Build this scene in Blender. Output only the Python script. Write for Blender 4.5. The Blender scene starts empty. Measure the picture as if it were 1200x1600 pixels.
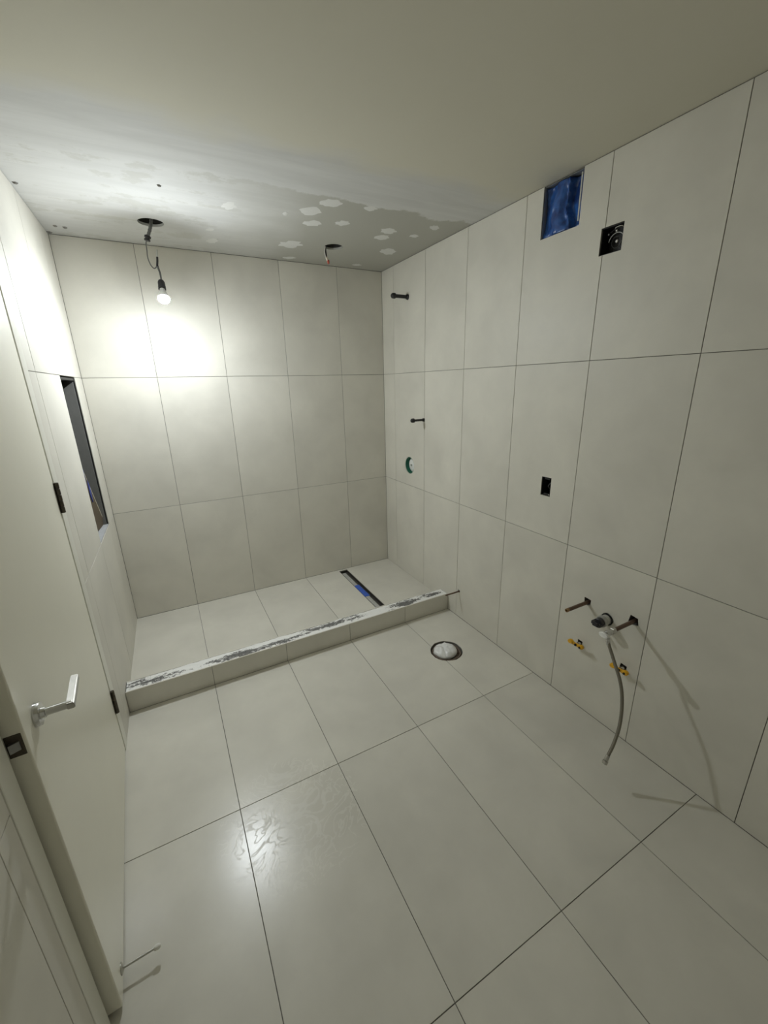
import bpy, bmesh, math, random
from mathutils import Vector, Matrix, noise as mn

random.seed(7)
SC = bpy.context.scene
COL = SC.collection

# ------------------------------------------------------------------ camera
cam_d = bpy.data.cameras.new('camera')
cam = bpy.data.objects.new('camera', cam_d)
COL.objects.link(cam)
cam_d.sensor_fit = 'VERTICAL'
cam_d.sensor_height = 36.0
cam_d.lens = 638.04 / 1600.0 * 36.0
cam_d.clip_start = 0.02
_rx, _ry, _rz = -0.3032, 0.0243, -0.4853
_M = Matrix.Rotation(_rz, 3, 'Z') @ Matrix.Rotation(_rx, 3, 'X') @ Matrix.Rotation(_ry, 3, 'Y')
_r, _f, _u = _M.col[0], _M.col[1], _M.col[2]
cam.matrix_world = Matrix(((_r[0], _u[0], -_f[0], -1.8021), (_r[1], _u[1], -_f[1], -3.3593),
                           (_r[2], _u[2], -_f[2], 1.7449), (0, 0, 0, 1)))
SC.camera = cam

# ------------------------------------------------------------------ world and exposure
world = bpy.data.worlds.new('world')
SC.world = world
world.use_nodes = True
world.node_tree.nodes['Background'].inputs[0].default_value = (0.0, 0.0, 0.0, 1)
world.node_tree.nodes['Background'].inputs[1].default_value = 0.0
SC.view_settings.view_transform = 'Standard'
SC.view_settings.look = 'None'
SC.view_settings.gamma = 1.0
SC.view_settings.use_curve_mapping = False
SC.view_settings.exposure = 0.0
SC.cycles.diffuse_bounces = 5
SC.cycles.max_bounces = 7
SC.cycles.adaptive_threshold = 0.05
SC.cycles.caustics_reflective = False
SC.cycles.caustics_refractive = False
BULB_STRENGTH = 1600.0
BULB_COLOR = (0.94, 1.0, 1.035)

# ------------------------------------------------------------------ room measures (metres)
H = 2.633                     # ceiling
G = 0.0026                    # joint width
Z1, Z2 = 0.907, 1.827         # wall tile courses
PITCH = 0.4592
C0 = 0.1924                   # first joint on the right wall
ZS = 0.060                    # shower floor
YC, YB, HC = -1.0094, -0.903, 0.1354   # kerb front, back, height
XL = -2.209                   # left wall at the back corner
YF = -3.75                    # wall behind the camera

# ------------------------------------------------------------------ material helpers
class NT:
    def __init__(s, name):
        s.m = bpy.data.materials.new(name); s.m.use_nodes = True
        s.t = s.m.node_tree; s.n = s.t.nodes; s.b = s.n['Principled BSDF']
    def node(s, typ, **kw):
        nd = s.n.new(typ)
        for k, v in kw.items(): setattr(nd, k, v)
        return nd
    def link(s, a, b): s.t.links.new(a, b)
    def noise(s, vec, scale, detail=3, rough=0.5, dist=0.0):
        nd = s.node('ShaderNodeTexNoise'); nd.inputs['Scale'].default_value = scale
        nd.inputs['Detail'].default_value = detail; nd.inputs['Roughness'].default_value = rough
        nd.inputs['Distortion'].default_value = dist
        s.link(vec, nd.inputs['Vector']); return nd.outputs['Fac']
    def ramp(s, fac, p0, p1, c0=(0, 0, 0, 1), c1=(1, 1, 1, 1)):
        nd = s.node('ShaderNodeValToRGB'); e = nd.color_ramp.elements
        e[0].position = p0; e[1].position = p1; e[0].color = c0; e[1].color = c1
        s.link(fac, nd.inputs[0]); return nd.outputs[0]
    def mix(s, fac, a, b):
        nd = s.node('ShaderNodeMix', data_type='RGBA')
        for sock, v in ((nd.inputs[0], fac), (nd.inputs[6], a), (nd.inputs[7], b)):
            if hasattr(v, 'links'): s.link(v, sock)
            else: sock.default_value = v if not isinstance(v, tuple) else (tuple(v) + (1,))[:4]
        return nd.outputs[2]
    def math(s, op, a, b=0.0, c=0.0, clamp=False):
        nd = s.node('ShaderNodeMath', operation=op, use_clamp=clamp)
        for i, v in enumerate((a, b, c)):
            if hasattr(v, 'links'): s.link(v, nd.inputs[i])
            else: nd.inputs[i].default_value = v
        return nd.outputs[0]
    def bump(s, h, strength, dist=0.01):
        nd = s.node('ShaderNodeBump'); nd.inputs['Strength'].default_value = strength
        nd.inputs['Distance'].default_value = dist
        s.link(h, nd.inputs['Height']); s.link(nd.outputs[0], s.b.inputs['Normal'])
    def coord(s): return s.node('ShaderNodeTexCoord').outputs['Object']
    def pos(s): return s.node('ShaderNodeNewGeometry').outputs['Position']

def simple(name, col, rough=0.5, metal=0.0, spec=0.5, vary=0.08, scale=40.0, bump=0.0):
    t = NT(name); v = t.coord(); f = t.noise(v, scale, 4, 0.6)
    a = tuple(max(0, c * (1 - vary)) for c in col); b = tuple(min(1, c * (1 + vary)) for c in col)
    t.link(t.mix(f, a, b), t.b.inputs['Base Color'])
    t.b.inputs['Roughness'].default_value = rough; t.b.inputs['Metallic'].default_value = metal
    t.b.inputs['Specular IOR Level'].default_value = spec
    if bump: t.bump(f, bump, 0.004)
    return t.m

def tile_material(name, base, rough_lo, rough_hi, smears=False):
    t = NT(name)
    oi = t.node('ShaderNodeObjectInfo')
    sc = t.node('ShaderNodeVectorMath', operation='SCALE'); sc.inputs[3].default_value = 17.0
    comb = t.node('ShaderNodeCombineXYZ')
    for i in range(3): t.link(oi.outputs['Random'], comb.inputs[i])
    t.link(comb.outputs[0], sc.inputs[0])
    add = t.node('ShaderNodeVectorMath', operation='ADD')
    t.link(t.coord(), add.inputs[0]); t.link(sc.outputs[0], add.inputs[1])
    v = add.outputs[0]
    big = t.noise(v, 3.0, 3, 0.55, 0.25)
    fine = t.noise(v, 45, 2, 0.6)
    d = tuple(c * 0.91 for c in base); l = tuple(min(1, c * 1.06) for c in base)
    c1 = t.mix(t.ramp(big, 0.3, 0.72), d, l)
    c2 = t.mix(t.math('MULTIPLY', fine, 0.22), c1, tuple(c * 0.86 for c in base))
    tint = t.mix(oi.outputs['Random'], (0.965, 0.965, 0.965), (1.0, 1.0, 1.0))
    mul = t.node('ShaderNodeMix', data_type='RGBA', blend_type='MULTIPLY'); mul.inputs[0].default_value = 1.0
    t.link(c2, mul.inputs[6]); t.link(tint, mul.inputs[7])
    col = mul.outputs[2]
    rf = t.mix(t.ramp(big, 0.3, 0.7), (rough_lo,) * 3, (rough_hi,) * 3)
    if smears:       # dried wipe marks left on the floor: curly rings of grout haze with their own dullness
        p = t.pos()
        dn = t.node('ShaderNodeVectorMath', operation='DISTANCE'); t.link(p, dn.inputs[0]); dn.inputs[1].default_value = (-1.57, -2.04, 0.0)
        sw = t.noise(p, 8.0, 2, 0.5, 2.6)
        ring = t.ramp(t.math('ABSOLUTE', t.math('SUBTRACT', sw, 0.5)), 0.0, 0.05, (1, 1, 1, 1), (0, 0, 0, 1))
        where = t.ramp(t.math('ADD', dn.outputs[1], t.math('MULTIPLY', big, 0.3)), 0.22, 0.50, (1, 1, 1, 1), (0, 0, 0, 1))
        msk = t.math('MULTIPLY', ring, where)
        col = t.mix(t.math('MULTIPLY', msk, 0.15), col, (0.80, 0.80, 0.77))
        rf = t.mix(t.math('MULTIPLY', msk, 0.7), rf, (0.5,) * 3)
    t.link(col, t.b.inputs['Base Color']); t.link(rf, t.b.inputs['Roughness'])
    t.b.inputs['Specular IOR Level'].default_value = 0.45
    return t.m

TILE = (0.70, 0.676, 0.602)
M_WALL_TILE = tile_material('wall_tile_porcelain', TILE, 0.44, 0.52)
M_FLOOR_TILE = tile_material('floor_tile_porcelain', (0.70, 0.676, 0.602), 0.22, 0.27, True)
M_JOINT = simple('open_joint', (0.20, 0.19, 0.17), 0.95, vary=0.25, scale=60)
M_BOARD = simple('cement_board', (0.19, 0.19, 0.18), 0.95, vary=0.12, scale=30, bump=0.2)
M_PAINT_DOOR = simple('door_enamel', (0.80, 0.775, 0.665), 0.36, vary=0.03, scale=5)
M_PAINT_TRIM = simple('frame_enamel', (0.74, 0.73, 0.65), 0.30, vary=0.04, scale=8)
M_CHROME = simple('chrome', (0.62, 0.62, 0.61), 0.16, 1.0, vary=0.04)
M_STEEL = simple('brushed_steel', (0.52, 0.51, 0.48), 0.34, 1.0, vary=0.15, scale=80)
M_BRONZE = simple('dark_hinge_bronze', (0.085, 0.072, 0.055), 0.45, 0.7, vary=0.3)
M_BLACK = simple('black_iron_and_shade', (0.012, 0.012, 0.012), 0.5, 0.0, vary=0.3)  # iron parts, and the painted dark gap and void in the niche
M_BLACKPLASTIC = simple('black_plastic', (0.016, 0.015, 0.017), 0.38, vary=0.2)
M_DARK = simple('dark_cavity', (0.035, 0.033, 0.03), 0.9, vary=0.3)
M_COPPER = simple('aged_copper', (0.15, 0.098, 0.07), 0.5, 0.55, vary=0.4, scale=90)
M_COPPERTIP = simple('copper_cut_end', (0.36, 0.22, 0.11), 0.45, 0.7, vary=0.2)
M_GALV = simple('galvanised_steel', (0.45, 0.45, 0.43), 0.5, 0.8, vary=0.2, scale=35)
M_GREYPLASTIC = simple('pale_grey_plastic', (0.55, 0.55, 0.50), 0.4, vary=0.08)
M_WHITEPLASTIC = simple('white_plastic', (0.80, 0.80, 0.78), 0.4, vary=0.04)
M_GREEN = simple('green_guard_plastic', (0.006, 0.13, 0.075), 0.4, vary=0.1)
M_YELLOW = simple('yellow_handle_coating', (0.75, 0.40, 0.012), 0.42, vary=0.15)
M_RUST = simple('rusty_flange', (0.17, 0.13, 0.10), 0.75, 0.2, vary=0.5, scale=70, bump=0.3)
M_WOOD = simple('brown_wood_offcut', (0.105, 0.078, 0.048), 0.8, vary=0.2, scale=18)
M_WOODEDGE = simple('sawn_wood_edge', (0.60, 0.55, 0.43), 0.8, vary=0.15)
M_BLUETAPE = simple('blue_masking_tape', (0.03, 0.06, 0.32), 0.6, vary=0.15)
M_MUD = simple('joint_compound', (0.68, 0.68, 0.655), 0.85, vary=0.05, scale=30)
M_RED = simple('red_wire_nut', (0.42, 0.06, 0.03), 0.45)
M_WIRE = simple('grey_wire_insulation', (0.16, 0.16, 0.155), 0.55)
M_WIREWHITE = simple('white_wire_insulation', (0.62, 0.60, 0.55), 0.5)
M_RUBBER = simple('white_rubber', (0.80, 0.79, 0.74), 0.6)
M_CLOUD = simple('cloudy_plastic_film', (0.42, 0.42, 0.40), 0.35, vary=0.4, scale=60)

def mat_film(name, c0, c1, rough, scale):
    t = NT(name); v = t.coord()
    f = t.noise(v, scale, 5, 0.6, 0.8)
    t.link(t.mix(t.ramp(f, 0.32, 0.7), c0, c1), t.b.inputs['Base Color'])
    t.b.inputs['Roughness'].default_value = rough
    t.b.inputs['Specular IOR Level'].default_value = 0.7
    t.bump(f, 0.25, 0.006)
    return t.m
M_BLUEFILM = mat_film('blue_plastic_film', (0.008, 0.03, 0.15), (0.03, 0.14, 0.48), 0.28, 16)
M_BAG = mat_film('white_plastic_bag', (0.72, 0.72, 0.71), (0.88, 0.88, 0.87), 0.22, 30)

def mat_mortar():
    t = NT('kerb_thinset'); v = t.coord()
    mp = t.node('ShaderNodeMapping'); mp.inputs['Scale'].default_value = (34.0, 62.0, 1.0); t.link(v, mp.inputs[0])
    f = t.noise(mp.outputs[0], 1.0, 6, 0.72, 0.9)
    mp2 = t.node('ShaderNodeMapping'); mp2.inputs['Scale'].default_value = (3.2, 9.0, 1.0); t.link(v, mp2.inputs[0])
    g = t.noise(mp2.outputs[0], 1.0, 2, 0.5)
    sx = t.node('ShaderNodeSeparateXYZ'); t.link(v, sx.inputs[0])
    band = t.math('MULTIPLY', t.math('ABSOLUTE', t.math('ADD', sx.outputs[1], 0.004)), 4.5)      # scraped middle, white rims
    k = t.math('ADD', t.math('ADD', t.math('MULTIPLY', f, 0.9), t.math('MULTIPLY', g, 1.25)), band)
    dark = t.mix(t.noise(v, 90, 3), (0.06, 0.06, 0.06), (0.26, 0.255, 0.24))
    t.link(t.mix(t.ramp(t.math('MULTIPLY', k, 0.5), 0.545, 0.585), dark, (0.88, 0.875, 0.85)), t.b.inputs['Base Color'])
    t.b.inputs['Roughness'].default_value = 0.9
    return t.m
M_MORTAR = mat_mortar()

def mat_hose():
    t = NT('braided_steel'); v = t.coord()
    w = t.node('ShaderNodeTexWave', wave_type='BANDS', bands_direction='DIAGONAL'); w.inputs['Scale'].default_value = 160
    w.inputs['Distortion'].default_value = 1.0; t.link(v, w.inputs[0])
    t.link(t.mix(w.outputs['Fac'], (0.13, 0.115, 0.09), (0.34, 0.315, 0.26)), t.b.inputs['Base Color'])
    t.b.inputs['Metallic'].default_value = 0.6; t.b.inputs['Roughness'].default_value = 0.5
    t.bump(w.outputs['Fac'], 0.5, 0.001)
    return t.m
M_HOSE = mat_hose()

def mat_ceiling():
    t = NT('ceiling_paint_and_plasterboard'); p = t.pos()
    s = t.node('ShaderNodeSeparateXYZ'); t.link(p, s.inputs[0])
    x, y = s.outputs[0], s.outputs[1]
    rag = t.noise(p, 6.5, 6, 0.66)
    rag2 = t.noise(p, 2.3, 4, 0.6)
    # old paint -> skim coat, feathered around y = -1.48
    e1 = t.math('ADD', y, t.math('MULTIPLY', t.math('SUBTRACT', rag2, 0.5), 0.34))
    skim = t.ramp(t.math('MULTIPLY_ADD', e1, 1.0, 2.0), 0.44, 0.58)
    # trowelled streaks across the skim
    mp = t.node('ShaderNodeMapping'); mp.inputs['Scale'].default_value = (1.6, 13.0, 1.0); t.link(p, mp.inputs[0])
    streak = t.noise(mp.outputs[0], 1.0, 5, 0.6, 0.6)
    paint = t.mix(rag2, (0.64, 0.615, 0.515), (0.67, 0.645, 0.55))
    skimc = t.mix(t.ramp(streak, 0.35, 0.7), (0.56, 0.56, 0.545), (0.635, 0.635, 0.62))
    c = t.mix(skim, paint, skimc)
    # bare plasterboard beyond the taped seam at y = -1.12, left side paled with compound colour to carry the bulb's glare
    e2 = t.math('ADD', y, t.math('MULTIPLY', t.math('SUBTRACT', rag, 0.5), 0.22))
    bare = t.ramp(t.math('ADD', e2, 2.0), 0.865, 0.885)
    right = t.ramp(t.math('MULTIPLY_ADD', t.math('ADD', x, t.math('MULTIPLY', rag2, 0.55)), 0.4, 1.0), 0.56, 0.78)
    patch = t.ramp(t.math('ADD', t.math('MULTIPLY', streak, 0.5), t.math('MULTIPLY', rag, 0.5)), 0.53, 0.575)
    left = t.math('MULTIPLY', patch, 0.45)
    amount = t.math('MAXIMUM', right, left)
    c = t.mix(t.math('MULTIPLY', bare, amount), c, (0.44, 0.435, 0.39))
    t.link(c, t.b.inputs['Base Color'])
    t.b.inputs['Roughness'].default_value = 0.85
    t.b.inputs['Specular IOR Level'].default_value = 0.25
    return t.m
M_CEILING = mat_ceiling()

def mat_bulb():
    t = NT('lit_bulb_dome')
    t.b.inputs['Base Color'].default_value = (0.9, 0.9, 0.9, 1)
    t.b.inputs['Emission Color'].default_value = BULB_COLOR + (1,)
    t.b.inputs['Emission Strength'].default_value = BULB_STRENGTH
    return t.m
M_BULB = mat_bulb()

# ------------------------------------------------------------------ geometry helpers
W = {}                                                     # world matrix of every parent
def props(o, label=None, cat=None, kind=None, group=None):
    for k, v in (('label', label), ('category', cat), ('kind', kind), ('group', group)):
        if v: o[k] = v
    return o
def link(o, parent=None, mat=None):
    COL.objects.link(o); o.parent = parent
    W[o] = (W[parent] if parent else Matrix()) @ o.matrix_basis
    return o
def thing(name, loc, label, cat, group=None, rz=0.0):
    o = bpy.data.objects.new(name, None); o.location = loc; o.rotation_euler = (0, 0, rz)
    o.empty_display_size = 0.05
    o.matrix_basis = Matrix.Translation(loc) @ Matrix.Rotation(rz, 4, 'Z')
    link(o); return props(o, label, cat, None, group)
def mesh(name, verts, faces, mat, parent=None, loc=None, smooth=None, local=False):
    """verts in world space (or in the parent's space when local); origin at loc"""
    inv = Matrix() if (local or parent is None) else W[parent].inverted()
    vs = [inv @ Vector(v) for v in verts]
    if loc is None:
        loc = sum(vs, Vector()) / len(vs) if parent is not None else Vector()
    else:
        loc = inv @ Vector(loc)
    me = bpy.data.meshes.new(name)
    me.from_pydata([v - loc for v in vs], [], faces)
    bm = bmesh.new(); bm.from_mesh(me)
    bmesh.ops.recalc_face_normals(bm, faces=bm.faces); bm.to_mesh(me); bm.free()
    if smooth is not None:
        for p in me.polygons: p.use_smooth = True
        me.set_sharp_from_angle(angle=smooth)
    if mat: me.materials.append(mat)
    o = bpy.data.objects.new(name, me); o.location = loc
    o.matrix_basis = Matrix.Translation(loc)
    return link(o, parent)
BOXF = [(0, 1, 3, 2), (4, 6, 7, 5), (0, 4, 5, 1), (2, 3, 7, 6), (0, 2, 6, 4), (1, 5, 7, 3)]
def boxv(x0, x1, y0, y1, z0, z1):
    return [(x, y, z) for x in (x0, x1) for y in (y0, y1) for z in (z0, z1)]
def boxes(name, lst, mat, parent=None, local=False, loc=None):
    v, f = [], []
    for b in lst:
        n = len(v); v += boxv(*b); f += [tuple(i + n for i in q) for q in BOXF]
    return mesh(name, v, f, mat, parent, loc, None, local)
def box(name, x0, x1, y0, y1, z0, z1, mat, parent=None, bevel=0.0, local=False, seg=2):
    o = boxes(name, [(x0, x1, y0, y1, z0, z1)], mat, parent, local)
    if bevel:
        bm = bmesh.new(); bm.from_mesh(o.data)
        bmesh.ops.bevel(bm, geom=bm.edges[:], offset=bevel, segments=seg, profile=0.5, affect='EDGES')
        bm.to_mesh(o.data); bm.free()
    return o
def frame_of(d):
    d = Vector(d).normalized()
    a = Vector((0, 0, 1)) if abs(d.z) < 0.9 else Vector((1, 0, 0))
    u = d.cross(a).normalized(); return d, u, d.cross(u)
def lathe_geo(org, d, prof, seg=24, cap=True):
    d, u, w = frame_of(d); org = Vector(org); v, f = [], []
    for r, h in prof:
        for i in range(seg):
            a = 2 * math.pi * i / seg
            v.append(org + d * h + (u * math.cos(a) + w * math.sin(a)) * r)
    for j in range(len(prof) - 1):
        for i in range(seg):
            k = (i + 1) % seg
            f.append((j * seg + i, j * seg + k, (j + 1) * seg + k, (j + 1) * seg + i))
    if cap:
        f.append(tuple(range(seg))); n = (len(prof) - 1) * seg
        f.append(tuple(range(n, n + seg)))
    return v, f
def lathe(name, org, d, prof, mat, parent=None, seg=24, cap=True, smooth=0.6):
    v, f = lathe_geo(org, d, prof, seg, cap)
    return mesh(name, v, f, mat, parent, org, smooth)
def smooth_path(pts, n=8):
    pts = [Vector(p) for p in pts]; P = [pts[0]] + pts + [pts[-1]]; out = []
    for i in range(1, len(P) - 2):
        for k in range(n):
            t = k / n; a, b, c, d = P[i - 1], P[i], P[i + 1], P[i + 2]
            out.append(0.5 * ((2 * b) + (c - a) * t + (2 * a - 5 * b + 4 * c - d) * t * t + (3 * b - a - 3 * c + d) * t ** 3))
    out.append(pts[-1]); return out
def tube(name, pts, r, mat, parent=None, seg=10, n=8, rf=None):
    pts = smooth_path(pts, n) if n > 1 else [Vector(p) for p in pts]
    v, f = [], []; prev = None
    for i, p in enumerate(pts):
        d = (pts[min(i + 1, len(pts) - 1)] - pts[max(i - 1, 0)]).normalized()
        if prev is None: _, u, w = frame_of(d)
        else:
            u = (prev - d * prev.dot(d)).normalized(); w = d.cross(u)
        prev = u; rr = r if rf is None else r * rf(i / (len(pts) - 1))
        for k in range(seg):
            a = 2 * math.pi * k / seg; v.append(p + (u * math.cos(a) + w * math.sin(a)) * rr)
    for j in range(len(pts) - 1):
        for k in range(seg):
            q = (k + 1) % seg; f.append((j * seg + k, j * seg + q, (j + 1) * seg + q, (j + 1) * seg + k))
    f.append(tuple(range(seg))); m = (len(pts) - 1) * seg; f.append(tuple(range(m, m + seg)))
    return mesh(name, v, f, mat, parent, pts[0], 0.9)
def prism(poly, axis, a0, a1):
    """poly: list of 2-D points in the two other axes (in x,y,z order)"""
    def pt(p, a):
        q = list(p); q.insert(axis, a); return tuple(q)
    n = len(poly); v = [pt(p, a0) for p in poly] + [pt(p, a1) for p in poly]
    f = [tuple(range(n)), tuple(range(n, 2 * n))] + [(i, (i + 1) % n, n + (i + 1) % n, n + i) for i in range(n)]
    return v, f
def circle2(cx, cy, r, n=32, jit=0.0):
    return [(cx + r * (1 + random.uniform(-jit, jit)) * math.cos(2 * math.pi * i / n),
             cy + r * (1 + random.uniform(-jit, jit)) * math.sin(2 * math.pi * i / n)) for i in range(n)]
def cut(o, cutters):
    """boolean difference with closed prisms (world space)"""
    tmp = []
    for v, f in cutters:
        c = mesh('cutter', v, f, None); tmp.append(c)
        m = o.modifiers.new('cut', 'BOOLEAN'); m.operation = 'DIFFERENCE'; m.solver = 'EXACT'; m.object = c
    bpy.context.view_layer.update()
    dg = bpy.context.evaluated_depsgraph_get()
    me = bpy.data.meshes.new_from_object(o.evaluated_get(dg)); me.name = o.name
    o.modifiers.clear(); o.data = me
    for c in tmp:
        d = c.data; bpy.data.objects.remove(c); bpy.data.meshes.remove(d)
def overlap(a, v):
    for i in range(3):
        lo, hi = min(p[i] for p in v), max(p[i] for p in v)
        if a[2 * i + 1] <= lo or a[2 * i] >= hi: return False
    return True
TILE_CACHE = {}
def tile(parent, x0, x1, y0, y1, z0, z1, mat, axis, cutters=(), local=False, g=G):
    """one tile filling the cell minus half a joint on each side; axis = thickness axis"""
    c = [x0, x1, y0, y1, z0, z1]
    for i in range(3):
        if i != axis: c[2 * i] += g / 2; c[2 * i + 1] -= g / 2
    hit = [k for k in cutters if overlap(c, k[0])]
    mid = Vector(((c[0] + c[1]) / 2, (c[2] + c[3]) / 2, (c[4] + c[5]) / 2))
    if hit:
        o = box('tile', *c, mat, parent, 0.0007, local, 1); cut(o, hit); return o
    key = (round(c[1] - c[0], 4), round(c[3] - c[2], 4), round(c[5] - c[4], 4), mat.name)
    if key in TILE_CACHE:
        o = bpy.data.objects.new('tile', TILE_CACHE[key])
        lo = mid if (local or parent is None) else W[parent].inverted() @ mid
        o.location = lo; o.matrix_basis = Matrix.Translation(lo)
        return link(o, parent)
    o = box('tile', *c, mat, parent, 0.0007, local, 1); TILE_CACHE[key] = o.data
    return o
def jit(): return random.uniform(-0.00025, 0.00025)

# ------------------------------------------------------------------ the setting
# openings in the right wall (y, z)
def rcut(poly, d=0.2): return prism(poly, 0, -0.05, d)
VENT = (-1.8935, -1.6745, 2.408, 2.640)
JBOX = (-2.114, -2.0115, 2.2555, 2.361)
SBOX = (-1.884, -1.820, 1.136, 1.2405)
def rect(r): return [(r[0], r[2]), (r[1], r[2]), (r[1], r[3]), (r[0], r[3])]
def tri_hole(y, z, s, k=0):
    pts = [(-0.9, 0.95), (0.9, 1.15), (1.05, -0.4), (0.1, -0.95), (-0.95, -0.5)]
    return [(y + (p[0] + (0.12 * ((i * 7 + k) % 3 - 1))) * s, z + p[1] * s) for i, p in enumerate(pts)]
VALVE_Y, VALVE_Z, VALVE_R = -0.430, 1.082, 0.071
PIPES = {'up': (-0.413, 2.373), 'low': (-0.642, 1.473), 'kerb': (-1.141, 0.216), 'a': (-2.186, 0.639),
         'b': (-2.300, 0.600), 'c': (-2.425, 0.656), 'y1': (-2.176, 0.386), 'y2': (-2.416, 0.392)}
RC = [rcut(rect(VENT), 0.035), rcut(rect(JBOX)), rcut(rect(SBOX)), rcut(circle2(VALVE_Y, VALVE_Z, VALVE_R, 36)),
      rcut(circle2(*PIPES['up'], 0.021, 14, 0.1), 0.06), rcut(circle2(*PIPES['low'], 0.015, 12, 0.1), 0.06),
      rcut(tri_hole(*PIPES['kerb'], 0.011), 0.06), rcut(tri_hole(*PIPES['a'], 0.020, 1), 0.06),
      rcut(circle2(*PIPES['b'], 0.033, 20, 0.06), 0.06), rcut(tri_hole(*PIPES['c'], 0.023, 2), 0.06),
      rcut(tri_hole(*PIPES['y1'], 0.015, 1), 0.06), rcut(tri_hole(*PIPES['y2'], 0.016), 0.06)]
RC_VENT_DEEP = rcut(rect((VENT[0], VENT[1], VENT[2], 2.629)), 0.2)

def struct(o): return props(o, kind='structure')
wall_right = struct(box('wall_right', 0.004, 0.112, YF - 0.1, 0.10, -0.10, H + 0.013, M_JOINT))
cut(wall_right, [RC_VENT_DEEP] + RC[1:])
cols = [0.0, C0] + [C0 + PITCH * k for k in range(1, 8)] + [-YF]
for a, b in zip(cols[:-1], cols[1:]):
    for z0, z1 in ((0.0, Z1), (Z1, Z2), (Z2, H - 0.002)):
        j = jit()
        tile(wall_right, 0.0 + j, 0.0038 + j, -b, -a, z0, z1, M_WALL_TILE, 0, RC)

wall_back = struct(box('wall_back', XL - 0.15, 0.112, 0.004, 0.10, -0.10, H + 0.013, M_JOINT))
bcols = [0.0, 0.3994] + [0.3994 + 0.4594 * k for k in (1, 2, 3)] + [-XL]
for a, b in zip(bcols[:-1], bcols[1:]):
    for z0, z1 in ((ZS, Z1), (Z1, Z2), (Z2, H - 0.002)):
        j = jit()
        tile(wall_back, -b, -a, 0.0 + j, 0.0038 + j, z0, z1, M_WALL_TILE, 1)

# left wall: runs slightly out of square, so it has its own frame (local x into the room, local -y along the wall)
LROT = -0.0145
NICHE = (-0.656, -0.247, 0.909, 1.822)
DOOR_Y0, DOOR_Y1, DOOR_TOP = -1.292, -2.362, 2.385
NEAR = 0.033                                               # the wall steps out this far beyond the door
me_boxes = [(-0.11, -0.004, NICHE[1], 0.10, -0.10, H + 0.013),
            (-0.11, -0.004, NICHE[0], NICHE[1], -0.10, NICHE[2] - 0.004),
            (-0.11, -0.004, NICHE[0], NICHE[1], NICHE[3] + 0.004, H + 0.013),
            (-0.11, -0.004, -1.225, NICHE[0], -0.10, H + 0.013),
            (-0.11, -0.004, -2.43, -1.225, DOOR_TOP + 0.065, H + 0.013),
            (-0.11, NEAR - 0.004, YF - 0.1, -2.43, -0.10, H + 0.013)]
v, f = [], []
for b in me_boxes:
    n = len(v); v += boxv(*b); f += [tuple(i + n for i in q) for q in BOXF]
wall_left = mesh('wall_left', v, f, M_JOINT)
wall_left.location = (XL, 0, 0); wall_left.rotation_euler = (0, 0, LROT)
wall_left.matrix_basis = Matrix.Translation((XL, 0, 0)) @ Matrix.Rotation(LROT, 4, 'Z')
W[wall_left] = wall_left.matrix_basis.copy(); struct(wall_left)
def lw(x, y, z): return tuple(W[wall_left] @ Vector((x, y, z)))
for a, b in ((NICHE[1], 0.0), (NICHE[0], NICHE[1]), (-1.113, NICHE[0]), (-1.225, -1.113)):
    for z0, z1 in ((0.0, Z1), (Z1, Z2), (Z2, H - 0.002)):
        if (a, z0) == (NICHE[0], Z1): continue
        j = jit()
        tile(wall_left, -0.0038 + j, j, a, b, z0, z1, M_WALL_TILE, 0, local=True)
for a, b in ((-1.572, -1.225), (-2.031, -1.572), (-2.43, -2.031)):
    tile(wall_left, -0.0038, 0.0, a, b, DOOR_TOP + 0.065, H - 0.002, M_WALL_TILE, 0, local=True)
for a, b in ((-2.505, -2.43), (-2.964, -2.505), (-3.423, -2.964), (YF, -3.423)):
    for z0, z1 in ((0.0, Z1), (Z1, Z2), (Z2, H - 0.002)):
        tile(wall_left, NEAR - 0.0038, NEAR, a, b, z0, z1, M_WALL_TILE, 0, local=True)

wall_front = struct(box('wall_front', XL - 0.15, 0.112, YF - 0.1, YF - 0.004, -0.10, H + 0.013, M_JOINT))
fx = [0.0] + [0.402 + 0.4594 * k for k in range(4)] + [-XL + 0.02]
for a, b in zip(fx[:-1], fx[1:]):
    for z0, z1 in ((0.0, Z1), (Z1, Z2), (Z2, H - 0.002)):
        tile(wall_front, -b, -a, YF - 0.0038, YF, z0, z1, M_WALL_TILE, 1)

# main floor
HOLE_X, HOLE_Y, HOLE_R = -0.338, -1.447, 0.109
floor_cut = prism(circle2(HOLE_X, HOLE_Y, HOLE_R, 28, 0.025), 2, -0.3, 0.05)
floor = struct(box('floor', XL - 0.35, 0.112, YF - 0.1, 0.10, -0.14, -0.004, M_JOINT))
cut(floor, [floor_cut])
fcols = [0.0, 0.4024, 0.8583, 1.3142, 1.7701, 2.232]
frows = [-YC - 0.001, 1.8952, 2.8082, -YF]
for a, b in zip(fcols[:-1], fcols[1:]):
    for c, d in zip(frows[:-1], frows[1:]):
        j = jit()
        tile(floor, -b, -a, -d, -c, -0.0038 + j, j, M_FLOOR_TILE, 2, [floor_cut])

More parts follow.
